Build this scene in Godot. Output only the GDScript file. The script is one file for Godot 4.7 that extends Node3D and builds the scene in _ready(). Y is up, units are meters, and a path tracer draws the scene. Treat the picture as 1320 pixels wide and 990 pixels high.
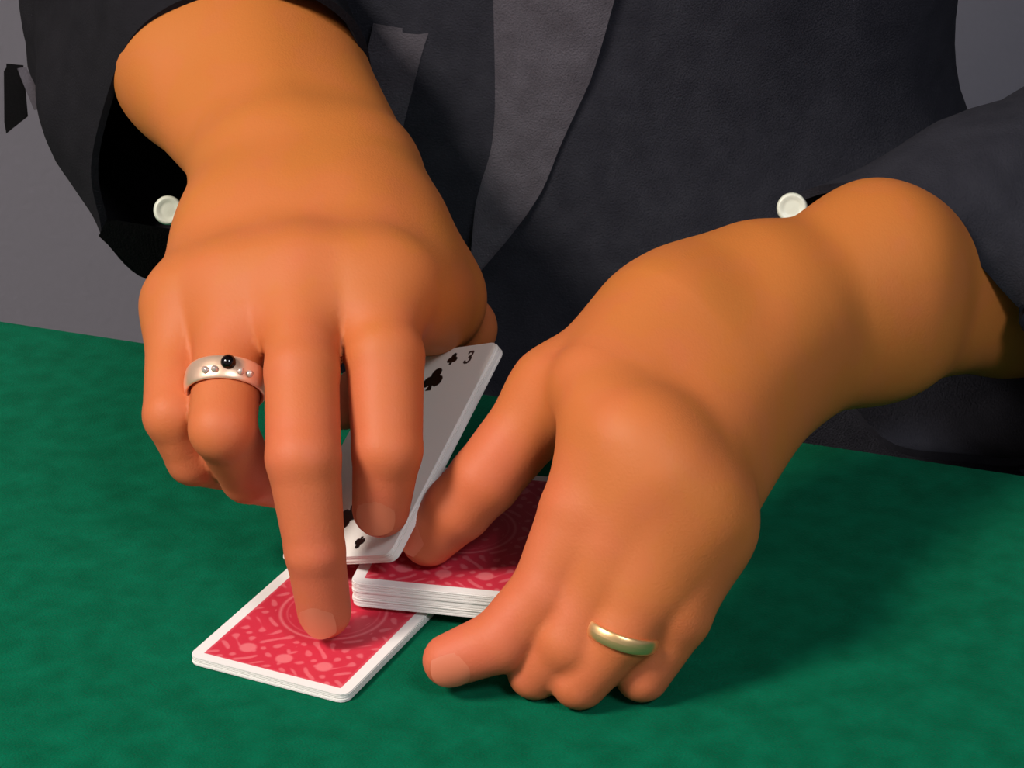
extends Node3D
# A card trick at a green felt table: two hands, three packets of cards, a dark-suited person behind the table.
# V() takes millimetres from a point on the table top; the table top lies at TABLE metres.

const TABLE := 0.75
const TABLE_YAW := -19.75          # the far edge of the table runs a little across the view

var used := {}
var flesh_v := PackedVector3Array()
var flesh_n := PackedVector3Array()
var flesh_c := PackedColorArray()
var flesh_i := PackedInt32Array()


func V(x: float, y: float, z: float) -> Vector3:
	return Vector3(x * 0.001, TABLE + y * 0.001, z * 0.001)


func _ready() -> void:
	# ---------------------------------------------------------------- camera, light, exposure
	var cam := Camera3D.new()
	cam.name = "camera"
	cam.fov = rad_to_deg(2.0 * atan(495.0 / 3000.0))
	cam.near = 0.05
	cam.position = Vector3(0, TABLE + 0.378, 0.64)
	cam.rotation_degrees = Vector3(-24.5, 0, 0)
	add_child(cam)
	cam.current = true
	var we := WorldEnvironment.new()
	we.name = "world_environment"
	var env := Environment.new()
	env.background_mode = Environment.BG_COLOR
	env.background_color = Color(0.02, 0.02, 0.022)
	env.tonemap_mode = Environment.TONE_MAPPER_LINEAR
	env.tonemap_exposure = 1.0
	env.sdfgi_enabled = true
	env.ssao_enabled = true
	env.ssil_enabled = true
	we.environment = env
	add_child(we)
	ceiling_lamp(Vector3(-1.45, 2.55, 1.0), Vector2(0.6, 0.6), 8.8, Color(1.0, 0.96, 0.92), "square ceiling light above the left side of the table")
	ceiling_lamp(Vector3(0.8, 2.55, 1.7), Vector2(0.6, 0.6), 3.4, Color(0.95, 0.97, 1.0), "square ceiling light towards the back right of the room")

	# ---------------------------------------------------------------- the room
	var paint := mat(Color(0.53, 0.525, 0.56), 0.9)
	paint.normal_enabled = true
	paint.normal_texture = noise_tex(0.08, 3, true, 1.0)
	paint.normal_scale = 0.25
	paint.uv1_triplanar = true
	paint.uv1_world_triplanar = true
	paint.uv1_scale = Vector3(2, 2, 2)
	var white_paint := mat(Color(0.82, 0.82, 0.80), 0.9)
	var carpet := mat(Color(0.30, 0.29, 0.30), 1.0)
	slab("floor", Vector3(0, -0.05, 0.6), Vector3(4.2, 0.1, 4.2), carpet)
	slab("ceiling", Vector3(0, 2.65, 0.6), Vector3(4.2, 0.1, 4.2), white_paint)
	slab("wall_back", Vector3(0, 1.3, -1.25), Vector3(4.2, 2.6, 0.1), paint)
	slab("wall_front", Vector3(0, 1.3, 2.65), Vector3(4.2, 2.6, 0.1), paint)
	slab("wall_left", Vector3(-2.05, 1.3, 0.7), Vector3(0.1, 2.6, 3.8), paint)
	slab("wall_right", Vector3(2.05, 1.3, 0.7), Vector3(0.1, 2.6, 3.8), paint)

	# ---------------------------------------------------------------- table
	build_table()
	# ---------------------------------------------------------------- person
	build_person()
	# ---------------------------------------------------------------- cards
	build_cards()
	# ---------------------------------------------------------------- rings
	build_rings()


# ==================================================================== helpers
func numbered(called: String) -> String:
	var k: int = used.get(called, 0)
	used[called] = k + 1
	return called if k == 0 else "%s_%03d" % [called, k]


func thing(called: String, label: String, category: String, at: Vector3 = Vector3.ZERO, group := "") -> Node3D:
	var o := Node3D.new()
	o.name = numbered(called)
	o.position = at
	add_child(o)
	o.set_meta("label", label)
	o.set_meta("category", category)
	if group != "":
		o.set_meta("group", group)
	return o


func part(called: String, mesh: Mesh, m: Material, parent: Node3D, label := "") -> MeshInstance3D:
	var o := MeshInstance3D.new()
	o.name = called
	o.mesh = mesh
	if m != null:
		o.material_override = m
	o.cast_shadow = GeometryInstance3D.SHADOW_CASTING_SETTING_ON
	parent.add_child(o, true)
	# meshes are made in world metres: undo the place of the thing they belong to
	var back := Vector3.ZERO
	var up: Node = parent
	while up != self:
		back -= (up as Node3D).position
		up = up.get_parent()
	o.position = back
	if label != "":
		o.set_meta("label", label)
	return o


func slab(called: String, at: Vector3, size: Vector3, m: Material) -> void:
	var b := BoxMesh.new()
	b.size = size
	var o := MeshInstance3D.new()
	o.name = called
	o.mesh = b
	o.material_override = m
	o.position = at
	add_child(o)
	o.set_meta("kind", "structure")


func mat(c: Color, rough: float, metal := 0.0) -> StandardMaterial3D:
	var m := StandardMaterial3D.new()
	m.albedo_color = c
	m.roughness = rough
	m.metallic = metal
	return m


func noise_tex(freq: float, octaves: int, normal: bool, bump: float, ramp: Gradient = null) -> NoiseTexture2D:
	var n := FastNoiseLite.new()
	n.seed = 11
	n.frequency = freq
	n.fractal_octaves = octaves
	var t := NoiseTexture2D.new()
	t.width = 512
	t.height = 512
	t.seamless = true
	t.noise = n
	t.as_normal_map = normal
	t.bump_strength = bump
	if ramp != null:
		t.color_ramp = ramp
	return t


func cloth(dark: Color, light: Color, rough := 0.95) -> StandardMaterial3D:
	var g := Gradient.new()
	g.set_color(0, dark)
	g.set_color(1, light)
	var m := mat(Color.WHITE, rough)
	m.albedo_texture = noise_tex(0.02, 4, false, 1.0, g)
	m.normal_enabled = true
	m.normal_texture = noise_tex(0.35, 2, true, 3.0)
	m.normal_scale = 0.35
	m.uv1_triplanar = true
	m.uv1_world_triplanar = true
	m.uv1_scale = Vector3(6, 6, 6)
	m.metallic_specular = 0.2
	return m


func ceiling_lamp(at: Vector3, size: Vector2, energy: float, c: Color, label: String) -> void:
	var t := thing("ceiling_light", label, "lamp", at)
	var b := BoxMesh.new()
	b.size = Vector3(size.x + 0.06, 0.05, size.y + 0.06)
	var o := part("housing", b, mat(Color(0.8, 0.8, 0.8), 0.6), t)
	o.position = Vector3(0, 0.026, 0)
	var d := BoxMesh.new()
	d.size = Vector3(size.x, 0.01, size.y)
	var e := mat(Color(0.9, 0.9, 0.9), 0.6)
	e.emission_enabled = true
	e.emission = c
	e.emission_energy_multiplier = 0.8
	var p := part("diffuser", d, e, t)
	p.position = Vector3(0, -0.004, 0)
	var l := AreaLight3D.new()
	l.name = "lamp_light"
	l.area_size = size
	l.light_energy = energy
	l.light_color = c
	l.shadow_enabled = true
	l.area_range = 8.0
	l.rotation_degrees = Vector3(-90, 0, 0)
	l.position = Vector3(0, -0.02, 0)
	t.add_child(l)


func arrays_mesh(v: PackedVector3Array, n: PackedVector3Array, i: PackedInt32Array, uv := PackedVector2Array(), c := PackedColorArray(), into: ArrayMesh = null) -> ArrayMesh:
	# turns each triangle so that its front (clockwise) side agrees with the normals
	for t in range(0, i.size(), 3):
		var a := v[i[t]]
		var f := (v[i[t + 1]] - a).cross(v[i[t + 2]] - a)
		if f.dot(n[i[t]] + n[i[t + 1]] + n[i[t + 2]]) > 0.0:
			var k := i[t + 1]
			i[t + 1] = i[t + 2]
			i[t + 2] = k
	var arr := []
	arr.resize(Mesh.ARRAY_MAX)
	arr[Mesh.ARRAY_VERTEX] = v
	arr[Mesh.ARRAY_NORMAL] = n
	arr[Mesh.ARRAY_INDEX] = i
	if uv.size() > 0:
		arr[Mesh.ARRAY_TEX_UV] = uv
	if c.size() > 0:
		arr[Mesh.ARRAY_COLOR] = c
	var m := into if into != null else ArrayMesh.new()
	m.add_surface_from_arrays(Mesh.PRIMITIVE_TRIANGLES, arr)
	return m


func spline(p: Array, t: float) -> Vector3:
	# Catmull-Rom through the points of an open line, t from 0 to size - 1
	var n := p.size()
	var k := clampi(int(floor(t)), 0, n - 2)
	return (p[k] as Vector3).cubic_interpolate(p[k + 1], p[maxi(k - 1, 0)], p[mini(k + 2, n - 1)], t - k)


func ring_spline(p: Array, t: float) -> Vector3:
	var n := p.size()
	var k := int(floor(t)) % n
	return (p[k] as Vector3).cubic_interpolate(p[(k + 1) % n], p[(k + n - 1) % n], p[(k + 2) % n], t - floor(t))


func loft(rings: Array, around: int, along: int, thick: float, crumple := 0.0, seed_ := 1) -> ArrayMesh:
	# a cloth tube through closed rings of the same number of points; has an outside, an inside and hemmed ends
	var fn := FastNoiseLite.new()
	fn.seed = seed_
	fn.frequency = 14.0
	fn.fractal_octaves = 2
	var per: int = rings[0].size()
	var rows := (rings.size() - 1) * along + 1
	var cols := []
	for j in around:
		var col := []
		for r in rings:
			col.append(ring_spline(r, float(j) * per / around))
		cols.append(col)
	var g := PackedVector3Array()
	for i in rows:
		for j in around:
			g.append(spline(cols[j], float(i) / along))
	var nn := PackedVector3Array()
	for pass_ in (2 if crumple > 0.0 else 1):
		nn.clear()
		for i in rows:
			var mid := Vector3.ZERO
			for j in around:
				mid += g[i * around + j]
			mid /= around
			for j in around:
				var a := g[i * around + (j + 1) % around] - g[i * around + (j + around - 1) % around]
				var b := g[mini(i + 1, rows - 1) * around + j] - g[maxi(i - 1, 0) * around + j]
				var n := a.cross(b).normalized()
				if n.dot(g[i * around + j] - mid) < 0.0:
					n = -n
				nn.append(n)
		if pass_ == 0 and crumple > 0.0:
			for k in g.size():
				g[k] += nn[k] * crumple * fn.get_noise_3dv(g[k] * Vector3(1, 0.45, 1))
	var v := PackedVector3Array()
	var n2 := PackedVector3Array()
	var ix := PackedInt32Array()
	v.append_array(g)
	n2.append_array(nn)
	for k in g.size():
		v.append(g[k] - nn[k] * thick)
		n2.append(-nn[k])
	var off := g.size()
	for i in rows - 1:
		for j in around:
			var a := i * around + j
			var b := i * around + (j + 1) % around
			var c := a + around
			var d := b + around
			ix.append_array(PackedInt32Array([a, b, c, b, d, c, off + a, off + b, off + c, off + b, off + d, off + c]))
	for row in [0, rows - 1]:
		var out: Vector3 = (g[0] - g[around]).normalized() if row == 0 else (g[row * around] - g[(row - 1) * around]).normalized()
		var at := v.size()
		for j in around:
			v.append(g[row * around + j])
			n2.append(out)
			v.append(g[row * around + j] - nn[row * around + j] * thick)
			n2.append(out)
		for j in around:
			var a := at + j * 2
			var b := at + ((j + 1) % around) * 2
			ix.append_array(PackedInt32Array([a, a + 1, b, b, a + 1, b + 1]))
	return arrays_mesh(v, n2, ix)


func sheet(left: Array, right: Array, rows: int, cols: int, thick: float, place: Callable) -> ArrayMesh:
	# a cloth panel between two open lines of (angle, height), laid on a surface by place(angle, height, lift)
	var lp := []
	var rp := []
	for q in left:
		lp.append(Vector3(q.x, q.y, 0))
	for q in right:
		rp.append(Vector3(q.x, q.y, 0))
	var v := PackedVector3Array()
	var n := PackedVector3Array()
	var ix := PackedInt32Array()
	for side in 2:
		for i in rows + 1:
			var a := spline(lp, float(i) / rows * (lp.size() - 1))
			var b := spline(rp, float(i) / rows * (rp.size() - 1))
			for j in cols + 1:
				var u := float(j) / cols
				var q := a.lerp(b, u)
				var lift := 0.0
				if side == 0:
					lift = thick * (1.0 - pow(absf(u * 2.0 - 1.0), 6.0))
				v.append(place.call(q.x, q.y, lift))
				var e := 0.4
				var dx: Vector3 = place.call(q.x + e, q.y, lift) - place.call(q.x - e, q.y, lift)
				var nrm := dx.cross(Vector3.UP).normalized()
				var out: Vector3 = place.call(q.x, q.y, lift + 1.0) - place.call(q.x, q.y, lift)
				if nrm.dot(out) < 0.0:
					nrm = -nrm
				n.append(nrm if side == 0 else -nrm)
		var off := side * (rows + 1) * (cols + 1)
		for i in rows:
			for j in cols:
				var a := off + i * (cols + 1) + j
				ix.append_array(PackedInt32Array([a, a + 1, a + cols + 1, a + 1, a + cols + 2, a + cols + 1]))
	return arrays_mesh(v, n, ix)


func patch(a: Vector3, b: Vector3, c: Vector3, d: Vector3, thick: float) -> ArrayMesh:
	# a softly domed cloth patch with corners a, b, c, d and a thickness
	var up := (b - a).cross(d - a).normalized()
	if up.dot(V(0, 378, 640) - a) < 0.0:
		up = -up
	var v := PackedVector3Array()
	var n := PackedVector3Array()
	var ix := PackedInt32Array()
	for side in 2:
		var off := v.size()
		for i in 9:
			for j in 9:
				var u := j / 8.0
				var w := i / 8.0
				var p := a.lerp(b, u).lerp(d.lerp(c, u), w)
				var dome := 1.0 - maxf(pow(absf(u * 2.0 - 1.0), 4.0), pow(absf(w * 2.0 - 1.0), 4.0))
				v.append(p + up * (thick * dome if side == 0 else -thick * 0.5 * dome))
				n.append(up if side == 0 else -up)
		for i in 8:
			for j in 8:
				var k := off + i * 9 + j
				ix.append_array(PackedInt32Array([k, k + 1, k + 9, k + 1, k + 10, k + 9]))
	return arrays_mesh(v, n, ix)


func lathe(profile: Array, centre: Vector3, axis: Vector3, around := 32, squash := 1.0) -> ArrayMesh:
	# profile: Vector2(radius, height along the axis) in metres, smooth along the profile
	var side := axis.cross(Vector3.UP if absf(axis.y) < 0.9 else Vector3.RIGHT).normalized()
	var other := axis.cross(side).normalized()
	var v := PackedVector3Array()
	var n := PackedVector3Array()
	var ix := PackedInt32Array()
	var m := profile.size()
	for i in m:
		var p: Vector2 = profile[i]
		var t: Vector2 = profile[mini(i + 1, m - 1)] - profile[maxi(i - 1, 0)]
		var pn := Vector2(t.y, -t.x).normalized()
		for j in around:
			var a := TAU * j / around
			var r := side * cos(a) + other * sin(a) * squash
			v.append(centre + r * p.x + axis * p.y)
			n.append((r * pn.x + axis * pn.y).normalized())
	for i in m - 1:
		for j in around:
			var a := i * around + j
			var b := i * around + (j + 1) % around
			ix.append_array(PackedInt32Array([a, b, a + around, b, b + around, a + around]))
	return arrays_mesh(v, n, ix)


# ==================================================================== flesh
func smin(a: float, b: float, k: float) -> float:
	var h := maxf(k - absf(a - b), 0.0) / k
	return minf(a, b) - h * h * k * 0.25


func flesh(bones: Array, cell: float, blends: Array, inner: float, pale: Color, pink: Color, seed_: int) -> void:
	# bones: [from, to, radius from, radius to (mm), group, pinkness from, pinkness to]
	# group 0 is the palm and forearm; the others are fingers, each joined to group 0 with its own blend (m)
	var nb := bones.size()
	var A := PackedVector3Array()
	var D := PackedVector3Array()
	var IL := PackedFloat32Array()
	var R0 := PackedFloat32Array()
	var DR := PackedFloat32Array()
	var G := PackedInt32Array()
	var lo := Vector3.INF
	var hi := -Vector3.INF
	for b in bones:
		var d: Vector3 = b[1] - b[0]
		A.append(b[0])
		D.append(d)
		IL.append(1.0 / maxf(d.length_squared(), 1e-9))
		R0.append(b[2] * 0.001)
		DR.append((b[3] - b[2]) * 0.001)
		G.append(b[4])
		var rr: float = maxf(b[2], b[3]) * 0.001 + 0.008
		for q in [b[0], b[1]]:
			lo = lo.min(q - Vector3.ONE * rr)
			hi = hi.max(q + Vector3.ONE * rr)
	var fn := FastNoiseLite.new()
	fn.seed = seed_
	fn.frequency = 38.0
	fn.fractal_octaves = 2
	var bs := 8
	var bn := ((hi - lo) / (cell * bs)).ceil()
	var nx := int(bn.x) * bs
	var ny := int(bn.y) * bs
	var nz := int(bn.z) * bs
	var field := PackedFloat32Array()
	field.resize(nx * ny * nz)
	field.fill(1.0)
	var ngroups := blends.size()
	var active := []
	var rad := cell * bs * 0.87
	for bz in int(bn.z):
		for by in int(bn.y):
			for bx in int(bn.x):
				var centre := lo + Vector3(bx + 0.5, by + 0.5, bz + 0.5) * cell * bs
				var dmin := 1.0
				var near := PackedInt32Array()
				for k in nb:
					var w := centre - A[k]
					var t := clampf(w.dot(D[k]) * IL[k], 0.0, 1.0)
					var d := (w - D[k] * t).length() - R0[k] - DR[k] * t
					dmin = minf(dmin, d)
					if d < rad + 0.03:
						near.append(k)
				if dmin > rad + 0.016:
					continue
				var inside := dmin < -rad - 0.001
				for z in bs:
					for y in bs:
						var at := ((bz * bs + z) * ny + by * bs + y) * nx + bx * bs
						for x in bs:
							if inside:
								field[at + x] = -1.0
							else:
								field[at + x] = flesh_at(lo + Vector3(bx * bs + x, by * bs + y, bz * bs + z) * cell, near, A, D, IL, R0, DR, G, blends, ngroups, inner)
				if not inside:
					active.append([bx, by, bz, near])
	var index := PackedInt32Array()
	index.resize(nx * ny * nz)
	index.fill(-1)
	var sx := 1
	var sy := nx
	var sz := nx * ny
	var offs := PackedInt32Array([0, sx, sy, sx + sy, sz, sx + sz, sy + sz, sx + sy + sz])
	var cnr := [Vector3(0, 0, 0), Vector3(1, 0, 0), Vector3(0, 1, 0), Vector3(1, 1, 0), Vector3(0, 0, 1), Vector3(1, 0, 1), Vector3(0, 1, 1), Vector3(1, 1, 1)]
	var edges := PackedInt32Array([0, 1, 2, 3, 4, 5, 6, 7, 0, 2, 1, 3, 4, 6, 5, 7, 0, 4, 1, 5, 2, 6, 3, 7])
	for blk in active:
		var near: PackedInt32Array = blk[3]
		for z in bs:
			for y in bs:
				for x in bs:
					var cx: int = blk[0] * bs + x
					var cy: int = blk[1] * bs + y
					var cz: int = blk[2] * bs + z
					if cx >= nx - 1 or cy >= ny - 1 or cz >= nz - 1:
						continue
					var at := cz * sz + cy * sy + cx
					var mask := 0
					for k in 8:
						if field[at + offs[k]] < 0.0:
							mask |= 1 << k
					if mask == 0 or mask == 255:
						continue
					var sum := Vector3.ZERO
					var cnt := 0
					for k in 12:
						var e0 := edges[k * 2]
						var e1 := edges[k * 2 + 1]
						if ((mask >> e0) & 1) != ((mask >> e1) & 1):
							var f0 := field[at + offs[e0]]
							var f1 := field[at + offs[e1]]
							var p0: Vector3 = cnr[e0]
							sum += p0.lerp(cnr[e1], f0 / (f0 - f1))
							cnt += 1
					var p := lo + (Vector3(cx, cy, cz) + sum / cnt) * cell
					var h := 0.0006
					var d0 := flesh_at(p, near, A, D, IL, R0, DR, G, blends, ngroups, inner)
					var n := Vector3(
						flesh_at(p + Vector3(h, 0, 0), near, A, D, IL, R0, DR, G, blends, ngroups, inner) - d0,
						flesh_at(p + Vector3(0, h, 0), near, A, D, IL, R0, DR, G, blends, ngroups, inner) - d0,
						flesh_at(p + Vector3(0, 0, h), near, A, D, IL, R0, DR, G, blends, ngroups, inner) - d0).normalized()
					p -= n * d0
					var tw := 0.0
					var tt := 0.0
					for k in near:
						var w := p - A[k]
						var t := clampf(w.dot(D[k]) * IL[k], 0.0, 1.0)
						var d := (w - D[k] * t).length() - R0[k] - DR[k] * t
						var wt := exp(-maxf(d, 0.0) / 0.004)
						tw += wt
						tt += wt * lerpf(bones[k][5], bones[k][6], t)
					var tint := clampf(tt / maxf(tw, 1e-6) + 0.22 * fn.get_noise_3dv(p), 0.0, 1.0)
					index[at] = flesh_v.size()
					flesh_v.append(p)
					flesh_n.append(n)
					flesh_c.append(pale.lerp(pink, tint))
	for blk in active:
		for z in bs:
			for y in bs:
				for x in bs:
					var cx: int = blk[0] * bs + x
					var cy: int = blk[1] * bs + y
					var cz: int = blk[2] * bs + z
					if cx < 1 or cy < 1 or cz < 1 or cx >= nx - 1 or cy >= ny - 1 or cz >= nz - 1:
						continue
					var at := cz * sz + cy * sy + cx
					var f0 := field[at] < 0.0
					for axis in 3:
						var s: int = [sx, sy, sz][axis]
						if (field[at + s] < 0.0) == f0:
							continue
						var u: int = [sy, sz, sx][axis]
						var w: int = [sz, sx, sy][axis]
						var a := index[at]
						var b := index[at - u]
						var c := index[at - u - w]
						var d := index[at - w]
						if a < 0 or b < 0 or c < 0 or d < 0:
							continue
						flesh_i.append_array(PackedInt32Array([a, b, c, a, c, d]))


func flesh_at(p: Vector3, near: PackedInt32Array, A: PackedVector3Array, D: PackedVector3Array, IL: PackedFloat32Array, R0: PackedFloat32Array, DR: PackedFloat32Array, G: PackedInt32Array, blends: Array, ngroups: int, inner: float) -> float:
	var gd := PackedFloat32Array()
	gd.resize(ngroups)
	gd.fill(0.05)
	for k in near:
		var w := p - A[k]
		var t := clampf(w.dot(D[k]) * IL[k], 0.0, 1.0)
		var d := (w - D[k] * t).length() - R0[k] - DR[k] * t
		var g := G[k]
		var kk := inner if g == 0 else 0.0015
		var o := gd[g]
		var h := kk - absf(o - d)
		gd[g] = minf(o, d) - (h * h / kk * 0.25 if h > 0.0 else 0.0)
	var palm := gd[0]
	var fingers := 0.05
	for g in range(1, ngroups):
		fingers = smin(fingers, gd[g], 0.002)
	return smin(fingers, palm, blends[1]) if ngroups > 1 else palm


func nail(parent: Node3D, tip: Vector3, along: Vector3, out: Vector3, width: float, length: float, bulge: float, m: Material) -> void:
	# a thin curved plate on the back of a fingertip; along points to the tip, out away from the finger
	along = along.normalized()
	out = (out - along * out.dot(along)).normalized()
	var side := along.cross(out)
	var v := PackedVector3Array()
	var n := PackedVector3Array()
	var ix := PackedInt32Array()
	var rows := 10
	var cols := 10
	for face in 2:
		for i in rows + 1:
			for j in cols + 1:
				var u := float(j) / cols * 2.0 - 1.0
				var w := float(i) / rows * 2.0 - 1.0
				var x := u * width * 0.5 * sqrt(1.0 - (0.4 if w < 0.0 else 0.25) * w * w)
				var y := w * length * 0.5 * sqrt(1.0 - 0.42 * u * u)
				var edge := maxf(absf(u), absf(w))
				var z := -bulge * u * u - 0.0006 * w * w + (0.0004 * (1.0 - pow(edge, 4.0)) if face == 0 else -0.0012)
				v.append(tip + side * x + along * y + out * z)
				var q := (out + side * (2.0 * bulge * u / (width * 0.5))).normalized()
				n.append(q if face == 0 else -q)
		var off := face * (rows + 1) * (cols + 1)
		for i in rows:
			for j in cols:
				var a := off + i * (cols + 1) + j
				ix.append_array(PackedInt32Array([a, a + 1, a + cols + 1, a + 1, a + cols + 2, a + cols + 1]))
	part("fingernail", arrays_mesh(v, n, ix), m, parent)


func finger_nail(parent: Node3D, joint: Vector3, tip: Vector3, r: float, towards: Vector3, m: Material) -> void:
	var along := (tip - joint).normalized()
	var out := towards - tip
	out = (out - along * out.dot(along)).normalized()
	nail(parent, tip - along * 0.0005 + out * (r * 0.001 - 0.0001), along + out * -0.12, out, r * 0.00135, 0.0125, r * 0.00022, m)


# ==================================================================== the table
func build_table() -> void:
	var yaw := Basis(Vector3.UP, deg_to_rad(TABLE_YAW))
	var e := yaw * Vector3.RIGHT
	var away := yaw * Vector3.FORWARD
	var far_mid := V(-18, 0, -182)
	var centre := far_mid - away * 0.36
	centre.y = 0.0
	var t := thing("card_table", "table covered to its edge in green felt, under the hands and cards", "table", centre)
	t.rotation_degrees.y = TABLE_YAW
	var felt := cloth(Color(0.0, 0.33, 0.22), Color(0.01, 0.40, 0.28), 1.0)
	felt.rim_enabled = true
	felt.rim = 0.06
	felt.metallic_specular = 0.08
	felt.rim_tint = 0.6
	var wood := mat(Color(0.16, 0.09, 0.05), 0.5)
	var size := Vector3(1.5, 0.0, 0.72)
	var top := BoxMesh.new()
	top.size = Vector3(size.x, 0.006, size.z)
	top.subdivide_width = 30
	top.subdivide_depth = 16
	table_part("felt_top", top, felt, t, Vector3(0, TABLE - 0.003, 0))
	var board := BoxMesh.new()
	board.size = Vector3(size.x - 0.004, 0.024, size.z - 0.004)
	table_part("tabletop", board, wood, t, Vector3(0, TABLE - 0.018, 0))
	var apron := BoxMesh.new()
	apron.size = Vector3(size.x - 0.16, 0.07, 0.02)
	for s in [-1, 1]:
		table_part("apron", apron, wood, t, Vector3(0, TABLE - 0.065, s * (size.z * 0.5 - 0.06)))
	for a in [-1, 1]:
		for b in [-1, 1]:
			var leg := CylinderMesh.new()
			leg.top_radius = 0.026
			leg.bottom_radius = 0.018
			leg.height = TABLE - 0.03
			table_part("leg", leg, wood, t, Vector3(a * (size.x * 0.5 - 0.08), (TABLE - 0.03) * 0.5, b * (size.z * 0.5 - 0.06)))


func table_part(called: String, mesh: Mesh, m: Material, t: Node3D, at: Vector3) -> void:
	var o := MeshInstance3D.new()
	o.name = called
	o.mesh = mesh
	o.material_override = m
	t.add_child(o, true)
	o.position = at


# ==================================================================== the person
const TORSO := Vector2(18.0, -333.0)
const TORSO_A := 175.0
const TORSO_B := 115.0


func torso_point(deg: float, y: float, lift: float) -> Vector3:
	# a point on the jacket front; deg 0 faces the table, lift in metres
	var a := deg_to_rad(deg)
	var e := Vector2(0.942, 0.338)
	var n := Vector2(0.338, -0.942)
	var q := TORSO + e * sin(a) * (TORSO_A + lift * 1000.0) - n * cos(a) * (TORSO_B + lift * 1000.0)
	return V(q.x, y, q.y)


func torso_ring(y: float, sx: float, sz: float, fold := 0.0, shift := 0.0) -> Array:
	var r := []
	for k in 24:
		var deg := k * 15.0
		var p := torso_point(deg, y, 0.0)
		var c := V(TORSO.x, y, TORSO.y)
		var e := Vector3(0.942, 0, 0.338)
		var d := p - c
		var along := d.dot(e)
		var rest := d - e * along
		r.append(c + e * (along * sx + shift) + rest * sz + d.normalized() * fold * 0.001 * sin(k * 2.6 + y * 0.01))
	return r


func oval(c: Vector3, u: Vector3, v: Vector3, count: int, from: float) -> Array:
	var r := []
	for k in count:
		var a := from + TAU * k / count
		r.append(c + u * cos(a) + v * sin(a))
	return r


func upper_sleeve(wrist: Vector3, elbow: Vector3, shoulder: Vector3, side: Vector3, count: int) -> Array:
	# rings at the elbow, half way up the upper arm and at the shoulder; the first point of each lies on the inside of the bend
	var f := (elbow - wrist).normalized()
	var a := (shoulder - elbow).normalized()
	var v := f.cross(a).normalized()
	if v.dot(side) < 0.0:
		v = -v
	var bend := (a - f).normalized()
	var inner := (-f + a * f.dot(a)).normalized()
	var r := [oval(elbow, bend * 0.1, v * 0.07, count, 0.0)]
	for t in [0.4, 0.75, 1.0]:
		r.append(oval(elbow.lerp(shoulder, t), inner * (0.07 + 0.012 * t), v * (0.068 + 0.012 * t), count, 0.0))
	return r


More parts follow.
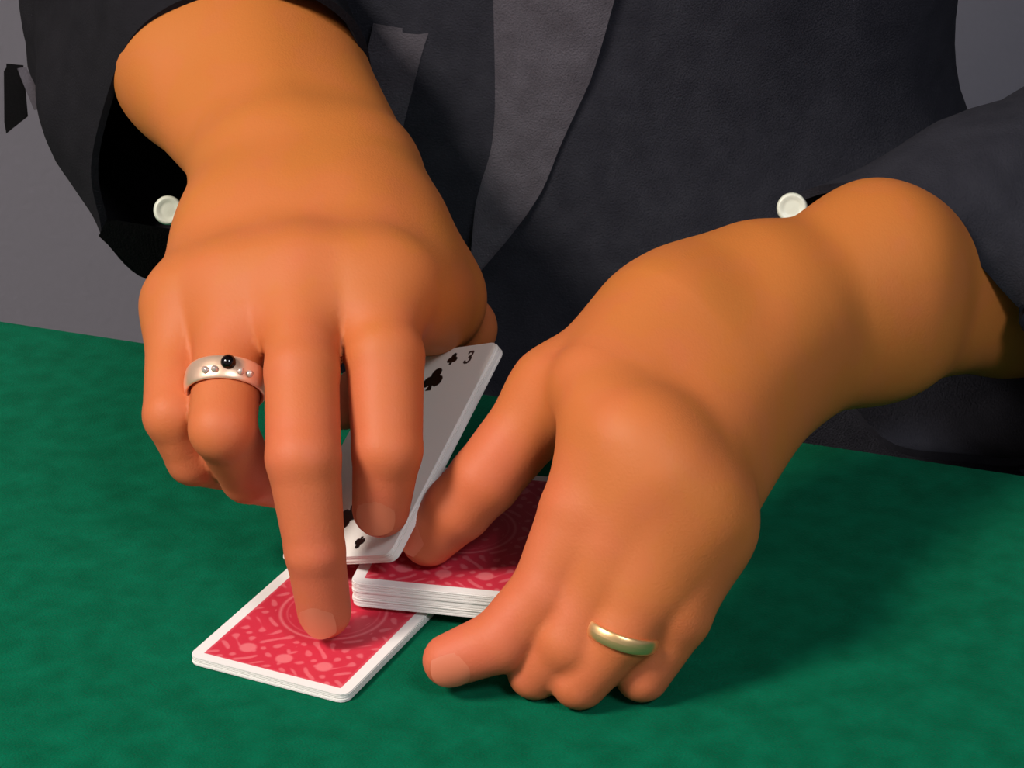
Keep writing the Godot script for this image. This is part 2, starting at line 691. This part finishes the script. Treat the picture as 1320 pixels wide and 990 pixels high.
func build_person() -> void:
	var p := thing("person", "person in a dark grey jacket with open cuffs, both hands handling red-backed cards", "person", V(TORSO.x, -TABLE * 1000.0, TORSO.y))
	var pale := Color(0.545, 0.165, 0.034)
	var pink := Color(0.61, 0.138, 0.066)
	# ---- the hand on the left of the picture (the person's right hand): [from, to, r, r, group, pinkness, pinkness]
	var rh := [
		# forearm and wrist
		[V(-143.1, 129.2, -356.5), V(-112.9, 122.5, -210.6), 34, 29, 0, 0.1, 0.0],
		[V(-112.8, 132.2, -357.9), V(-87.4, 123.8, -211.2), 32, 22, 0, 0.1, 0.0],
		[V(-122.9, 120.4, -207.5), V(-94.5, 105.0, -131.2), 26, 13, 0, 0.0, 0.0],
		[V(-84.3, 123.1, -208.7), V(-52.4, 104.7, -125.6), 21, 17, 0, 0.0, 0.0],
		[V(-112.9, 130.4, -252.7), V(-73.9, 109.8, -123.5), 28, 17, 0, 0.0, 0.0],
		# metacarpals
		[V(-94.5, 105.0, -131.2), V(-108.9, 84.0, -66.7), 13, 11, 0, 0.0, 0.25],
		[V(-85.0, 108.4, -127.3), V(-90.2, 93.2, -61.0), 15, 11.5, 0, 0.0, 0.3],
		[V(-73.9, 109.8, -123.5), V(-67.4, 99.2, -56.1), 17, 12, 0, 0.0, 0.3],
		[V(-59.1, 108.5, -123.0), V(-44.5, 96.6, -55.9), 17, 12, 0, 0.0, 0.3],
		# back of the hand and wrist
		[V(-93.4, 99.4, -100.1), V(-54.7, 103.2, -93.0), 14.5, 15.5, 0, 0.0, 0.0],
		[V(-96.4, 130.3, -209.8), V(-80.6, 111.3, -139.6), 24, 18, 0, 0.0, 0.0],
		[V(-77.7, 123.8, -211.2), V(-54.8, 106.9, -139.8), 17, 16, 0, 0.0, 0.0],
		[V(-91.6, 76.3, -85.2), V(-49.7, 75.1, -84.6), 12, 12, 0, 0.3, 0.4],
		# webs between the fingers
		[V(-99.8, 87.4, -65.0), V(-101.4, 80.2, -56.2), 11, 8, 0, 0.3, 0.4],
		[V(-78.7, 95.8, -57.8), V(-79.0, 88.7, -42.5), 11, 8, 0, 0.3, 0.4],
		[V(-55.9, 98.0, -54.4), V(-54.2, 92.8, -42.2), 11, 7, 0, 0.3, 0.4],
		# palm side
		[V(-89.7, 88.2, -123.6), V(-68.0, 75.1, -84.6), 14, 12, 0, 0.2, 0.3],
		# thumb base, the web to the index finger and the thumb behind the packet
		[V(-53.1, 102.8, -126.9), V(-35.9, 83.9, -96.3), 16, 14, 0, 0.0, 0.1],
		[V(-35.9, 83.9, -96.3), V(-27.6, 74.2, -96.3), 14, 11.5, 0, 0.1, 0.1],
		[V(-50.4, 102.6, -108.1), V(-32.9, 90.5, -64.2), 15, 12, 0, 0.0, 0.1],
		[V(-42.3, 96.1, -103.0), V(-31.0, 84.0, -76.6), 15, 11.5, 0, 0.0, 0.1],
		[V(-38.6, 95.7, -53.4), V(-24.6, 77.0, -85.5), 11.5, 10, 0, 0.0, 0.1],
		[V(-27.6, 74.2, -96.3), V(-17.6, 53.9, -118.9), 11.5, 10, 0, 0.2, 0.5],
		[V(-17.6, 53.9, -118.9), V(-38.2, 35.9, -136.0), 10.5, 10, 6, 0.5, 0.8],
		[V(-38.2, 35.9, -136.0), V(-60.9, 21.9, -123.0), 10, 9, 6, 0.8, 1.0],
		# little finger
		[V(-108.9, 84.0, -66.7), V(-107.1, 63.4, -26.6), 11, 9.8, 1, 0.2, 0.5],
		[V(-107.1, 63.4, -26.6), V(-101.7, 48.0, -27.2), 9.6, 8.8, 1, 0.5, 0.7],
		[V(-101.7, 48.0, -27.2), V(-92.2, 33.9, -47.2), 8.8, 7.4, 1, 0.7, 0.9],
		# ring finger, curled under
		[V(-90.2, 93.2, -61.0), V(-89.8, 66.1, -11.3), 11.5, 10.6, 2, 0.3, 0.6],
		[V(-89.8, 66.1, -11.3), V(-84.5, 42.2, -26.8), 10.2, 9.2, 2, 0.6, 0.8],
		[V(-84.5, 42.2, -26.8), V(-71.2, 28.5, -44.7), 9.2, 8, 2, 0.8, 0.9],
		# middle finger, straight down on to the cards
		[V(-67.4, 99.2, -56.1), V(-65.2, 81.9, -18.5), 12, 11.6, 3, 0.3, 0.5],
		[V(-65.2, 81.9, -18.5), V(-63.5, 64.0, 5.0), 11.6, 11.5, 3, 0.5, 0.7],
		[V(-63.5, 64.0, 5.0), V(-60.3, 36.3, 13.3), 11.4, 9.2, 3, 0.7, 0.8],
		[V(-60.3, 36.3, 13.3), V(-58.2, 14.4, 12.3), 9.2, 8.4, 3, 0.8, 1.0],
		# index finger on the packet
		[V(-44.5, 96.6, -55.9), V(-39.9, 83.0, -27.8), 12, 12.4, 4, 0.3, 0.4],
		[V(-39.9, 83.0, -27.8), V(-38.6, 60.9, -6.7), 12.4, 11, 4, 0.4, 0.7],
		[V(-38.6, 60.9, -6.7), V(-41.0, 41.0, -5.4), 10.8, 9.0, 4, 0.7, 1.0],
	]
	var k := 0.009
	flesh(rh, 0.0017, [0.0, k, k, k, k, k, 0.004], 0.018, pale, pink, 3)
	# ---- the hand on the right of the picture (the person's left hand)
	var lh := [
		[V(256.9, 31.0, -234.9), V(182.4, 62.3, -155.7), 36, 26, 0, 0.0, 0.0],
		[V(258.3, 13.3, -232.3), V(183.0, 46.9, -152.0), 32, 21, 0, 0.0, 0.0],
		[V(182.4, 62.3, -155.7), V(123.8, 89.5, -96.7), 24, 22, 0, 0.0, 0.0],
		[V(182.6, 48.7, -150.6), V(124.6, 65.2, -91.1), 20, 21, 0, 0.0, 0.0],
		[V(123.0, 82.2, -87.9), V(86.4, 80.5, -61.8), 23, 19, 0, 0.0, 0.0],
		[V(123.8, 89.5, -96.7), V(84.2, 86.3, -67.8), 22, 18, 0, 0.0, 0.0],
		[V(124.6, 65.2, -91.1), V(90.1, 62.5, -64.6), 21, 18, 0, 0.0, 0.0],
		# metacarpals
		[V(81.3, 87.4, -65.0), V(29.3, 75.8, 5.2), 18, 11.5, 0, 0.0, 0.3],
		[V(82.0, 83.6, -57.7), V(41.1, 70.2, 18.7), 18, 11.5, 0, 0.0, 0.2],
		[V(84.6, 74.0, -54.5), V(51.2, 60.2, 24.4), 17, 11.5, 0, 0.0, 0.2],
		[V(87.8, 60.2, -59.2), V(58.2, 44.8, 18.2), 14, 10.5, 0, 0.0, 0.2],
		[V(40.8, 77.9, 20.7), V(45.1, 70.5, 28.5), 4.5, 3.5, 0, 0.0, 0.1],
		[V(58.9, 55.7, 28.6), V(60.6, 49.2, 27.2), 5, 4, 0, 0.2, 0.4],
		# webs between the fingers
		[V(35.1, 75.3, 17.5), V(26.6, 49.6, 28.1), 12, 9, 0, 0.3, 0.4],
		[V(46.6, 64.8, 22.3), V(34.2, 38.7, 33.1), 11.5, 9, 0, 0.2, 0.3],
		[V(56.5, 51.5, 21.7), V(46.7, 34.4, 33.9), 10.5, 8.5, 0, 0.2, 0.3],
		# thumb base
		[V(77.0, 86.7, -73.4), V(48.9, 83.7, -52.3), 17, 16, 0, 0.0, 0.0],
		[V(55.1, 87.8, -54.2), V(13.7, 71.0, -27.8), 18, 13, 0, 0.0, 0.3],
		[V(49.0, 89.9, -36.4), V(26.2, 82.1, -10.9), 17, 12, 0, 0.0, 0.3],
		# palm side
		[V(70.2, 48.6, -67.1), V(39.7, 47.6, -28.1), 15, 12, 0, 0.3, 0.5],
		# thumb, lying across the packet
		[V(13.7, 71.0, -27.8), V(-8.6, 46.2, -15.4), 13, 11.4, 1, 0.3, 0.7],
		[V(-8.6, 46.2, -15.4), V(-17.2, 36.1, -15.2), 11.4, 10.8, 1, 0.7, 0.8],
		[V(-17.2, 36.1, -15.2), V(-26.6, 23.8, -18.4), 10.8, 9.2, 1, 0.8, 1.0],
		# index finger, round the front of the packet
		[V(29.3, 75.8, 5.2), V(19.7, 54.5, 22.5), 11.5, 11.6, 2, 0.3, 0.6],
		[V(19.7, 54.5, 22.5), V(10.7, 32.5, 31.5), 11.6, 11, 2, 0.6, 0.7],
		[V(10.7, 32.5, 31.5), V(-3.5, 18.5, 36.8), 11, 9.6, 2, 0.7, 0.9],
		[V(-3.5, 18.5, 36.8), V(-18.7, 12.1, 37.5), 9.6, 8.2, 2, 0.9, 1.0],
		# middle finger
		[V(41.1, 70.2, 18.7), V(17.4, 20.7, 40.1), 11.5, 10.5, 3, 0.2, 0.5],
		[V(17.4, 20.7, 40.1), V(7.0, 7.9, 37.2), 9.8, 8.5, 3, 0.5, 0.8],
		# ring finger
		[V(51.2, 60.2, 24.4), V(32.7, 25.5, 42.4), 11.5, 10.2, 4, 0.2, 0.4],
		[V(32.7, 25.5, 42.4), V(20.2, 8.7, 43.4), 10.1, 8.8, 4, 0.4, 0.7],
		# little finger
		[V(58.2, 44.8, 18.2), V(49.2, 25.8, 35.6), 10.5, 10, 5, 0.2, 0.4],
		[V(49.2, 25.8, 35.6), V(39.1, 8.8, 40.1), 10, 8.4, 5, 0.4, 0.7],
	]
	flesh(lh, 0.0017, [0.0, k, k, k, k, k], 0.018, pale, pink, 8)
	# ---- the rest of the body, under the clothes (coarse)
	var e := Vector3(0.942, 0, 0.338)
	var mid := V(TORSO.x, 0, TORSO.y)
	var neck := mid + Vector3(0, 0.70, 0)
	var sr := neck - e * 0.19 + Vector3(0, -0.06, 0)
	var sl := neck + e * 0.19 + Vector3(0, -0.06, 0)
	var er := V(-200.6, 183.9, -568.3)
	var el := V(475.3, -41.3, -432.7)
	var bd := [
		[mid + Vector3(0, -0.15, 0), mid + Vector3(0, 0.25, 0), 95, 95, 0, 0.0, 0.0],
		[mid + Vector3(0, 0.25, 0) - e * 0.05, neck - e * 0.06 + Vector3(0, -0.2, 0), 90, 95, 0, 0.0, 0.0],
		[mid + Vector3(0, 0.25, 0) + e * 0.05, neck + e * 0.06 + Vector3(0, -0.2, 0), 90, 95, 0, 0.0, 0.0],
		[sr, sl, 55, 55, 0, 0.0, 0.0],
		[neck + Vector3(0, -0.05, 0), neck + Vector3(0, 0.1, 0), 58, 52, 0, 0.0, 0.0],
		[neck + Vector3(0, 0.2, 0), neck + Vector3(0, 0.13, 0.03), 88, 62, 0, 0.0, 0.2],
		[sr, er, 44, 30, 0, 0.0, 0.0],
		[er, V(-113.1, 133.1, -242.9), 30, 28, 0, 0.0, 0.0],
		[sl, el, 44, 26, 0, 0.0, 0.0],
		[el, V(193.4, 53.0, -163.6), 26, 24, 0, 0.0, 0.0],
	]
	flesh(bd, 0.014, [0.0], 0.04, pale, pink, 5)
	var skin := mat(Color.WHITE, 0.58)
	skin.vertex_color_use_as_albedo = true
	skin.subsurf_scatter_enabled = true
	skin.subsurf_scatter_strength = 0.12
	skin.normal_enabled = true
	skin.normal_texture = noise_tex(0.12, 3, true, 2.0)
	skin.normal_scale = 0.25
	skin.uv1_triplanar = true
	skin.uv1_world_triplanar = true
	skin.uv1_scale = Vector3(14, 14, 14)
	skin.metallic_specular = 0.4
	part("body", arrays_mesh(flesh_v, flesh_n, flesh_i, PackedVector2Array(), flesh_c), skin, p)
	var nm := mat(Color(0.82, 0.455, 0.33), 0.42)
	var cam_at := V(0, 378, 640)
	finger_nail(p, V(-60.3, 36.3, 13.3), V(-58.2, 14.4, 12.3), 8.6, cam_at + Vector3(-0.25, 0.1, 0), nm)
	finger_nail(p, V(-38.7, 56.0, -5.6), V(-41.0, 41.0, -5.4), 9.2, cam_at + Vector3(-0.1, 0.1, 0), nm)
	finger_nail(p, V(-17.2, 36.1, -15.2), V(-26.6, 23.8, -18.4), 9.5, cam_at + Vector3(-0.5, 0.4, 0), nm)
	finger_nail(p, V(-3.5, 18.5, 36.8), V(-18.7, 12.1, 37.5), 8.5, cam_at + Vector3(0, -0.35, 0), nm)

	# ---- clothes
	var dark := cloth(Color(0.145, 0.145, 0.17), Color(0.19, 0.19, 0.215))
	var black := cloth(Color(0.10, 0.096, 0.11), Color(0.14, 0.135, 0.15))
	var grey := cloth(Color(0.27, 0.255, 0.275), Color(0.34, 0.325, 0.35))
	var rings := [
		torso_ring(-230, 1.25, 1.12, 3, 0.05), torso_ring(-90, 1.2, 1.02, 3, 0.04), torso_ring(10, 1.16, 1.0, 0, 0.03), torso_ring(90, 1.0, 1.0, 0), torso_ring(180, 1.0, 1.0, 0),
		torso_ring(330, 1.04, 1.04, 3), torso_ring(500, 1.12, 1.08, 2), torso_ring(610, 1.08, 0.9, 0), torso_ring(690, 0.62, 0.62, 0), torso_ring(715, 0.40, 0.55, 0),
	]
	var jacket := part("jacket", loft(rings, 96, 8, 0.004, 0.004, 4), dark, p)
	part("front_facing", sheet([Vector2(4.6, 154.3), Vector2(4.8, 118.1), Vector2(4.3, 89.9), Vector2(2.3, 63.7), Vector2(1.4, 33.8)], [Vector2(20.9, 156.8), Vector2(17.7, 120.6), Vector2(14.2, 92.3), Vector2(10.9, 67.8), Vector2(2.7, 33.7)], 24, 10, 0.006, torso_point), grey, jacket, "lighter grey turned-back jacket front")
	part("pocket_flap", sheet([Vector2(-11.8, 131.1), Vector2(-14.4, 100.1), Vector2(-13.6, 87.7)], [Vector2(-3.6, 130.3), Vector2(-6.1, 108.4), Vector2(-7.8, 90.3)], 10, 8, 0.005, torso_point), grey, jacket, "lighter grey pocket flap")
	# trousers
	for s in [-1, 1]:
		var hip: Vector3 = mid + e * 0.085 * s
		var leg := []
		for q in [[-0.15, 0.105], [-0.35, 0.095], [-0.60, 0.085], [-0.735, 0.075]]:
			leg.append(oval(hip + Vector3(0, q[0], 0), e * q[1], Vector3(-0.338, 0, 0.942) * q[1], 12, 0.0))
		part("trouser_leg", loft(leg, 32, 6, 0.003, 0.006, 6 + s), black, p)
	# the sleeve on the left of the picture, its cuff open and hanging behind the wrist
	var rim := [V(-102.0, 156.7, -193.3), V(-128.9, 151.8, -191.0), V(-147.7, 129.6, -194.1), V(-162.9, 85.2, -206.8), V(-161.1, 59.5, -209.4), V(-158.4, 51.1, -207.8), V(-141.0, 37.5, -202.7), V(-99.5, 43.9, -202.3), V(-57.0, 85.3, -215.7), V(-49.8, 127.3, -199.6), V(-66.8, 156.0, -184.1)]
	var dir := (V(-148.0, 157.8, -320.1) - V(-111.2, 131.8, -225.8)).normalized()
	var r2 := []
	var r3 := []
	for q in rim:
		r2.append(q + dir * 0.055 + Vector3(0, 0.004, 0))
		r3.append(q + dir * 0.13)
	r2[4] = V(-183.9, 76.8, -250.2)
	r2[3] = V(-185.2, 101.1, -244.9)
	r3[4] = V(-202.5, 99.4, -310.0)
	r3[3] = V(-202.4, 118.4, -307.7)
	var sv := [rim, r2, r3]
	sv.append_array(upper_sleeve(V(-111.2, 131.8, -225.8), er, sr, Vector3.LEFT, 11))
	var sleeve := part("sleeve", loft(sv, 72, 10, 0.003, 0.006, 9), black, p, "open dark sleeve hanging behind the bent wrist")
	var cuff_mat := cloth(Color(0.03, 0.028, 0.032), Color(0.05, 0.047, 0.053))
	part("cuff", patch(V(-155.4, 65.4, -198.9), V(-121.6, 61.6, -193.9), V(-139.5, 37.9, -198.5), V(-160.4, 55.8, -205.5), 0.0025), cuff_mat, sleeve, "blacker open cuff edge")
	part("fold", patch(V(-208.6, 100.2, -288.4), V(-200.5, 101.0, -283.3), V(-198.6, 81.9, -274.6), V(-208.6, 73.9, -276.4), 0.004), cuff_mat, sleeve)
	part("lining", patch(V(-202.5, 100.7, -279.8), V(-198.7, 101.3, -280.1), V(-190.0, 86.3, -271.1), V(-195.1, 85.8, -270.8), 0.002), grey, sleeve, "lighter grey lining edge")
	button(sleeve, V(-128.2, 77.0, -176.7), V(-123.7, 87.4, -148.5) - V(-128.2, 77.0, -176.7))
	# the sleeve on the right of the picture
	var rim2 := [V(124.1, 110.5, -123.8), V(140.1, 107.2, -104.8), V(157.3, 89.2, -98.8), V(175.9, 66.6, -99.4), V(202.8, 38.4, -108.6), V(186.8, -6.9, -131.9), V(143.7, -8.3, -151.0), V(106.3, 40.1, -153.3), V(97.2, 83.9, -146.9), V(106.3, 102.5, -133.4)]
	var far := oval(V(253.4, 43.9, -202.3), V(253.4, 122.1, -237.9) - V(253.4, 43.9, -202.3), V(233.6, 72.2, -116.3) - V(253.4, 43.9, -202.3), 10, 0.0)
	var sv2 := [rim2, far]
	sv2.append_array(upper_sleeve(V(123.8, 79.9, -92.3), el, sl, Vector3.BACK, 10))
	var sleeve2 := part("sleeve", loft(sv2, 72, 12, 0.003, 0.005, 12), dark, p, "wide dark sleeve pushed up the forearm")
	button(sleeve2, V(99.4, 92.3, -137.5), V(96.3, 101.3, -113.1) - V(99.4, 92.3, -137.5))


func button(parent: Node3D, at: Vector3, axis: Vector3) -> void:
	var m := mat(Color(0.86, 0.87, 0.80), 0.35)
	var prof := [Vector2(0.0, 0.0022), Vector2(0.0022, 0.0021), Vector2(0.0033, 0.0022), Vector2(0.0042, 0.0029), Vector2(0.0051, 0.0026), Vector2(0.0055, 0.0012), Vector2(0.0050, 0.0), Vector2(0.0, 0.0)]
	part("button", lathe(prof, at, axis.normalized(), 28), m, parent, "white cuff button")


# ==================================================================== cards
const CARD := Vector2(0.0555, 0.0855)
const CARD_T := 0.00030


func card_mesh(bow: float) -> ArrayMesh:
	# a card lying flat, its printed back up: surfaces back, face and edge; corner at the origin, x across, z along
	var rows := []
	var r := 0.0034
	for q in [0.0, 0.1, 0.3, 0.6, 1.0]:
		rows.append(r * q)
	for i in range(1, 14):
		rows.append(r + (CARD.y - 2.0 * r) * i / 14.0)
	for q in [1.0, 0.6, 0.3, 0.1, 0.0]:
		rows.append(CARD.y - r * q)
	var cols := 12
	var m := ArrayMesh.new()
	var outline := PackedVector3Array()
	for side in 2:
		var v := PackedVector3Array()
		var n := PackedVector3Array()
		var uv := PackedVector2Array()
		var ix := PackedInt32Array()
		for z in rows:
			var e := minf(z, CARD.y - z)
			var cut := 0.0
			if e < r:
				cut = r - sqrt(maxf(r * r - (r - e) * (r - e), 0.0))
			for j in cols + 1:
				var x := lerpf(cut, CARD.x - cut, float(j) / cols)
				var y := bow * pow(x / CARD.x, 3.0)
				v.append(Vector3(x, y + (CARD_T if side == 0 else 0.0), z))
				n.append(Vector3.UP if side == 0 else Vector3.DOWN)
				uv.append(Vector2(x / CARD.x, z / CARD.y))
		for i in rows.size() - 1:
			for j in cols:
				var a := i * (cols + 1) + j
				ix.append_array(PackedInt32Array([a, a + 1, a + cols + 1, a + 1, a + cols + 2, a + cols + 1]))
		if side == 0:
			for j in cols + 1:
				outline.append(v[j])
			for i in range(1, rows.size()):
				outline.append(v[i * (cols + 1) + cols])
			for j in range(cols - 1, -1, -1):
				outline.append(v[(rows.size() - 1) * (cols + 1) + j])
			for i in range(rows.size() - 2, 0, -1):
				outline.append(v[i * (cols + 1)])
		arrays_mesh(v, n, ix, uv, PackedColorArray(), m)
	var ev := PackedVector3Array()
	var en := PackedVector3Array()
	var ei := PackedInt32Array()
	var cnt := outline.size()
	for k in cnt:
		var d := outline[(k + 1) % cnt] - outline[(k + cnt - 1) % cnt]
		var nn := Vector3(d.z, 0, -d.x).normalized()
		ev.append(outline[k])
		ev.append(outline[k] - Vector3(0, CARD_T, 0))
		en.append(nn)
		en.append(nn)
		var b := (k + 1) % cnt
		ei.append_array(PackedInt32Array([k * 2, k * 2 + 1, b * 2, b * 2, k * 2 + 1, b * 2 + 1]))
	arrays_mesh(ev, en, ei, PackedVector2Array(), PackedColorArray(), m)
	return m


func back_image() -> Image:
	var w := 222
	var h := 342
	var im := Image.create(w, h, false, Image.FORMAT_RGB8)
	var red := Color(0.83, 0.20, 0.28)
	var line := Color(0.92, 0.48, 0.50)
	var white := Color(0.95, 0.94, 0.92)
	for y in h:
		for x in w:
			var px := float(x) / w * 55.5
			var py := float(y) / h * 85.5
			var c := red
			var mx := minf(px, 55.5 - px)
			var my := minf(py, 85.5 - py)
			var m := minf(mx, my)
			if m < 3.6:
				c = white
			else:
				var d := Vector2(px - 27.75, py - 42.75)
				var rr := d.length()
				var an := atan2(d.y, d.x)
				var k := 0.0
				k = maxf(k, 1.0 - absf(rr - 17.0) / 0.9)
				k = maxf(k, 0.5 * (1.0 - absf(rr - 14.8) / 0.5))
				if rr < 14.0:
					k = maxf(k, 0.7 * smoothstep(0.5, 0.9, sin(an * 8.0 + rr * 0.25) * sin(rr * 0.75)))
				elif rr > 18.4:
					var q := Vector2(absf(d.x), absf(d.y))
					var curl := sin(q.x * 0.62 + sin(q.y * 0.42) * 1.9) * cos(q.y * 0.55 + sin(q.x * 0.36) * 1.7)
					k = maxf(k, 0.75 * smoothstep(0.55, 0.85, absf(curl)))
					for c2 in [Vector2(13.5, 30.5), Vector2(0.0, 31.5)]:
						k = maxf(k, 0.9 * (1.0 - smoothstep(2.2, 3.2, (q - c2).length())))
				if m < 4.5:
					k = maxf(k, 0.6 * (1.0 - absf(m - 4.1) / 0.3))
				c = red.lerp(line, clampf(k, 0.0, 1.0))
			im.set_pixel(x, y, c)
	return im


func club(im: Image, c: Vector2, s: float, flip: bool) -> void:
	# a black club pip, s millimetres tall, drawn at 4 pixels to the millimetre
	var w := im.get_width()
	var h := im.get_height()
	var f := -1.0 if flip else 1.0
	for y in range(int((c.y - s) * 4), int((c.y + s) * 4)):
		for x in range(int((c.x - s) * 4), int((c.x + s) * 4)):
			if x < 0 or y < 0 or x >= w or y >= h:
				continue
			var q := (Vector2(x, y) * 0.25 - c) / s * f
			var ink := q.distance_to(Vector2(0, -0.24)) < 0.23 or q.distance_to(Vector2(-0.24, 0.1)) < 0.23 or q.distance_to(Vector2(0.24, 0.1)) < 0.23
			ink = ink or (absf(q.x) < 0.06 + 0.22 * maxf(q.y - 0.15, 0.0) and q.y > -0.2 and q.y < 0.5)
			if ink:
				im.set_pixel(x, y, Color(0.02, 0.01, 0.015))


func face_image() -> Image:
	var im := Image.create(222, 342, false, Image.FORMAT_RGB8)
	im.fill(Color(0.93, 0.91, 0.88))
	# pips down the middle and by the corners; x is counted from the long edge nearest the camera
	for q in [[24, 13.0, 10.0, false], [24, 42.0, 9.5, false], [31, 69.5, 10.0, true], [19.5, 4.8, 5.0, false], [37.5, 5.2, 5.0, false], [32, 80.0, 5.0, true], [18.0, 80.0, 5.0, true]]:
		club(im, Vector2(q[0], q[1]), q[2], q[3])
	# the corner index: the figure 3
	for corner in 2:
		for k in 40:
			var t := k / 39.0
			var a := lerpf(-2.6, 1.5, t)
			for b in 2:
				var c := Vector2(11.5 - 1.15 * cos(a), 3.9 + 1.15 * sin(a)) if b == 0 else Vector2(11.5 - 1.3 * cos(-a), 6.3 + 1.3 * sin(-a))
				if corner == 1:
					c = Vector2(55.5, 85.5) - c
				im.fill_rect(Rect2i(int(c.x * 4) - 1, int(c.y * 4) - 1, 3, 3), Color(0.12, 0.08, 0.08))
	return im


func packet(label: String, origin: Vector3, across: Vector3, along: Vector3, count: int, bow: float, mats: Array, jitter: float, seed_: int) -> void:
	# origin, across and along give the corner and the two edges of the lowest card; the stack grows along across x along turned up
	var x := across.normalized()
	var z := (along - x * along.dot(x)).normalized()
	var y := z.cross(x).normalized()
	var t := thing("card_packet", label, "cards", origin, "packets of playing cards")
	var mesh := card_mesh(bow)
	for s in 3:
		mesh.surface_set_material(s, mats[s])
	var rng := RandomNumberGenerator.new()
	rng.seed = seed_
	for k in count:
		var o := MeshInstance3D.new()
		o.name = "playing_card"
		o.mesh = mesh
		t.add_child(o, true)
		var shift := x * rng.randf_range(-jitter, jitter) + z * rng.randf_range(-jitter, jitter)
		o.transform = Transform3D(Basis(x, y, z), shift + y * CARD_T * 1.03 * k)


func build_cards() -> void:
	var back := mat(Color.WHITE, 0.38)
	back.albedo_texture = ImageTexture.create_from_image(back_image())
	back.metallic_specular = 0.5
	var face := mat(Color.WHITE, 0.38)
	face.albedo_texture = ImageTexture.create_from_image(face_image())
	var edge := mat(Color(0.90, 0.88, 0.86), 0.7)
	var mats := [back, face, edge]
	# each packet is laid out from its near left corner: x across, z towards the near short edge, so the corner is the far left one
	var a := V(-100.2, 0.3, 19.8)
	var b := V(-49.7, 0.3, 43.4)
	var d := V(-66.3, 0.3, -58.3)
	var x1 := (b - a).normalized()
	var l1 := (d - a)
	l1 = (l1 - x1 * l1.dot(x1)).normalized()
	packet("small packet of red-backed cards flat on the felt, pressed by the straight middle finger", a + l1 * CARD.y, x1, -l1, 9, 0.0, mats, 0.0002, 5)
	a = V(-51.6, 5.0, -8.0)
	b = V(2.9, 5.0, 2.8)
	d = V(-38.7, 5.0, -100.6)
	var x2 := (b - a).normalized()
	var l2 := (d - a)
	l2 = (l2 - x2 * l2.dot(x2)).normalized()
	packet("thicker packet of red-backed cards under the thumb of the hand with a plain band", a + l2 * CARD.y, x2, -l2, 27, 0.0, mats, 0.00025, 6)
	# the packet held face out: the face card looks at the camera, so the stack is built with faces down the other way
	var tr := V(-4.4, 72.3, -64.7)
	var br := V(-39.3, 26.5, 1.3)
	var tl := V(-36.4, 59.7, -111.7)
	var xl := (tl - tr)
	var zl := (br - tr).normalized()
	xl = (xl - zl * xl.dot(zl)).normalized()
	# with x across and z along, y = z cross x points from the faces to the backs
	
	packet("packet held face out with black club pips showing, under the other index finger", tr, xl, zl, 13, 0.0, mats, 0.0002, 7)


# ==================================================================== rings
func finger_ring(t: Node3D, at: Vector3, axis: Vector3, r: float, width: float, thick: float, m: Material) -> void:
	var prof := []
	for k in 25:
		var a := TAU * k / 24.0
		prof.append(Vector2(r + thick * 0.5 + cos(a) * thick * 0.5, sin(a) * width * 0.5))
	part("band", lathe(prof, at, axis.normalized(), 48), m, t)


func build_rings() -> void:
	var gold := mat(Color(0.97, 0.80, 0.56), 0.33, 0.85)
	var pale_gold := mat(Color(1.0, 0.84, 0.72), 0.35, 0.7)
	var c := V(-90.0, 74.4, -26.1)
	var ax := V(-90.4, 63.9, -15.8) - V(-89.5, 90.1, -48.6)
	var t := thing("finger_ring", "wide pale metal ring with a dark round stone, on the hand pressing the flat packet", "ring", c)
	finger_ring(t, c, ax, 0.0110, 0.0080, 0.0022, pale_gold)
	var out := (V(-85.6, 88.4, 2.7) - c)
	out = (out - ax.normalized() * out.dot(ax.normalized())).normalized()
	var side := ax.normalized().cross(out)
	var stone := mat(Color(0.03, 0.005, 0.01), 0.08)
	part("dark_stone", lathe([Vector2(0.0, 0.0022), Vector2(0.0012, 0.002), Vector2(0.0021, 0.0012), Vector2(0.0024, 0.0)], c + out * 0.0134 - ax.normalized() * 0.001, out, 24), stone, t, "dark round stone")
	var clear := mat(Color(0.95, 0.85, 0.8), 0.1, 0.6)
	for s in [-1, 1]:
		for j in 2:
			var o2: Vector3 = (out + side * s * (0.32 + 0.28 * j)).normalized()
			part("clear_stone", lathe([Vector2(0.0, 0.0012), Vector2(0.0008, 0.0009), Vector2(0.0012, 0.0)], c + o2 * 0.0134 + ax.normalized() * 0.0014, o2, 12), clear, t)
	c = V(32.2, 24.9, 42.6)
	ax = V(27.8, 11.5, 42.2) - V(37.3, 40.2, 35.7)
	var t2 := thing("finger_ring", "narrow plain gold band on the hand that grips the thicker packet", "ring", c)
	finger_ring(t2, c, ax, 0.0102, 0.0048, 0.0018, gold)
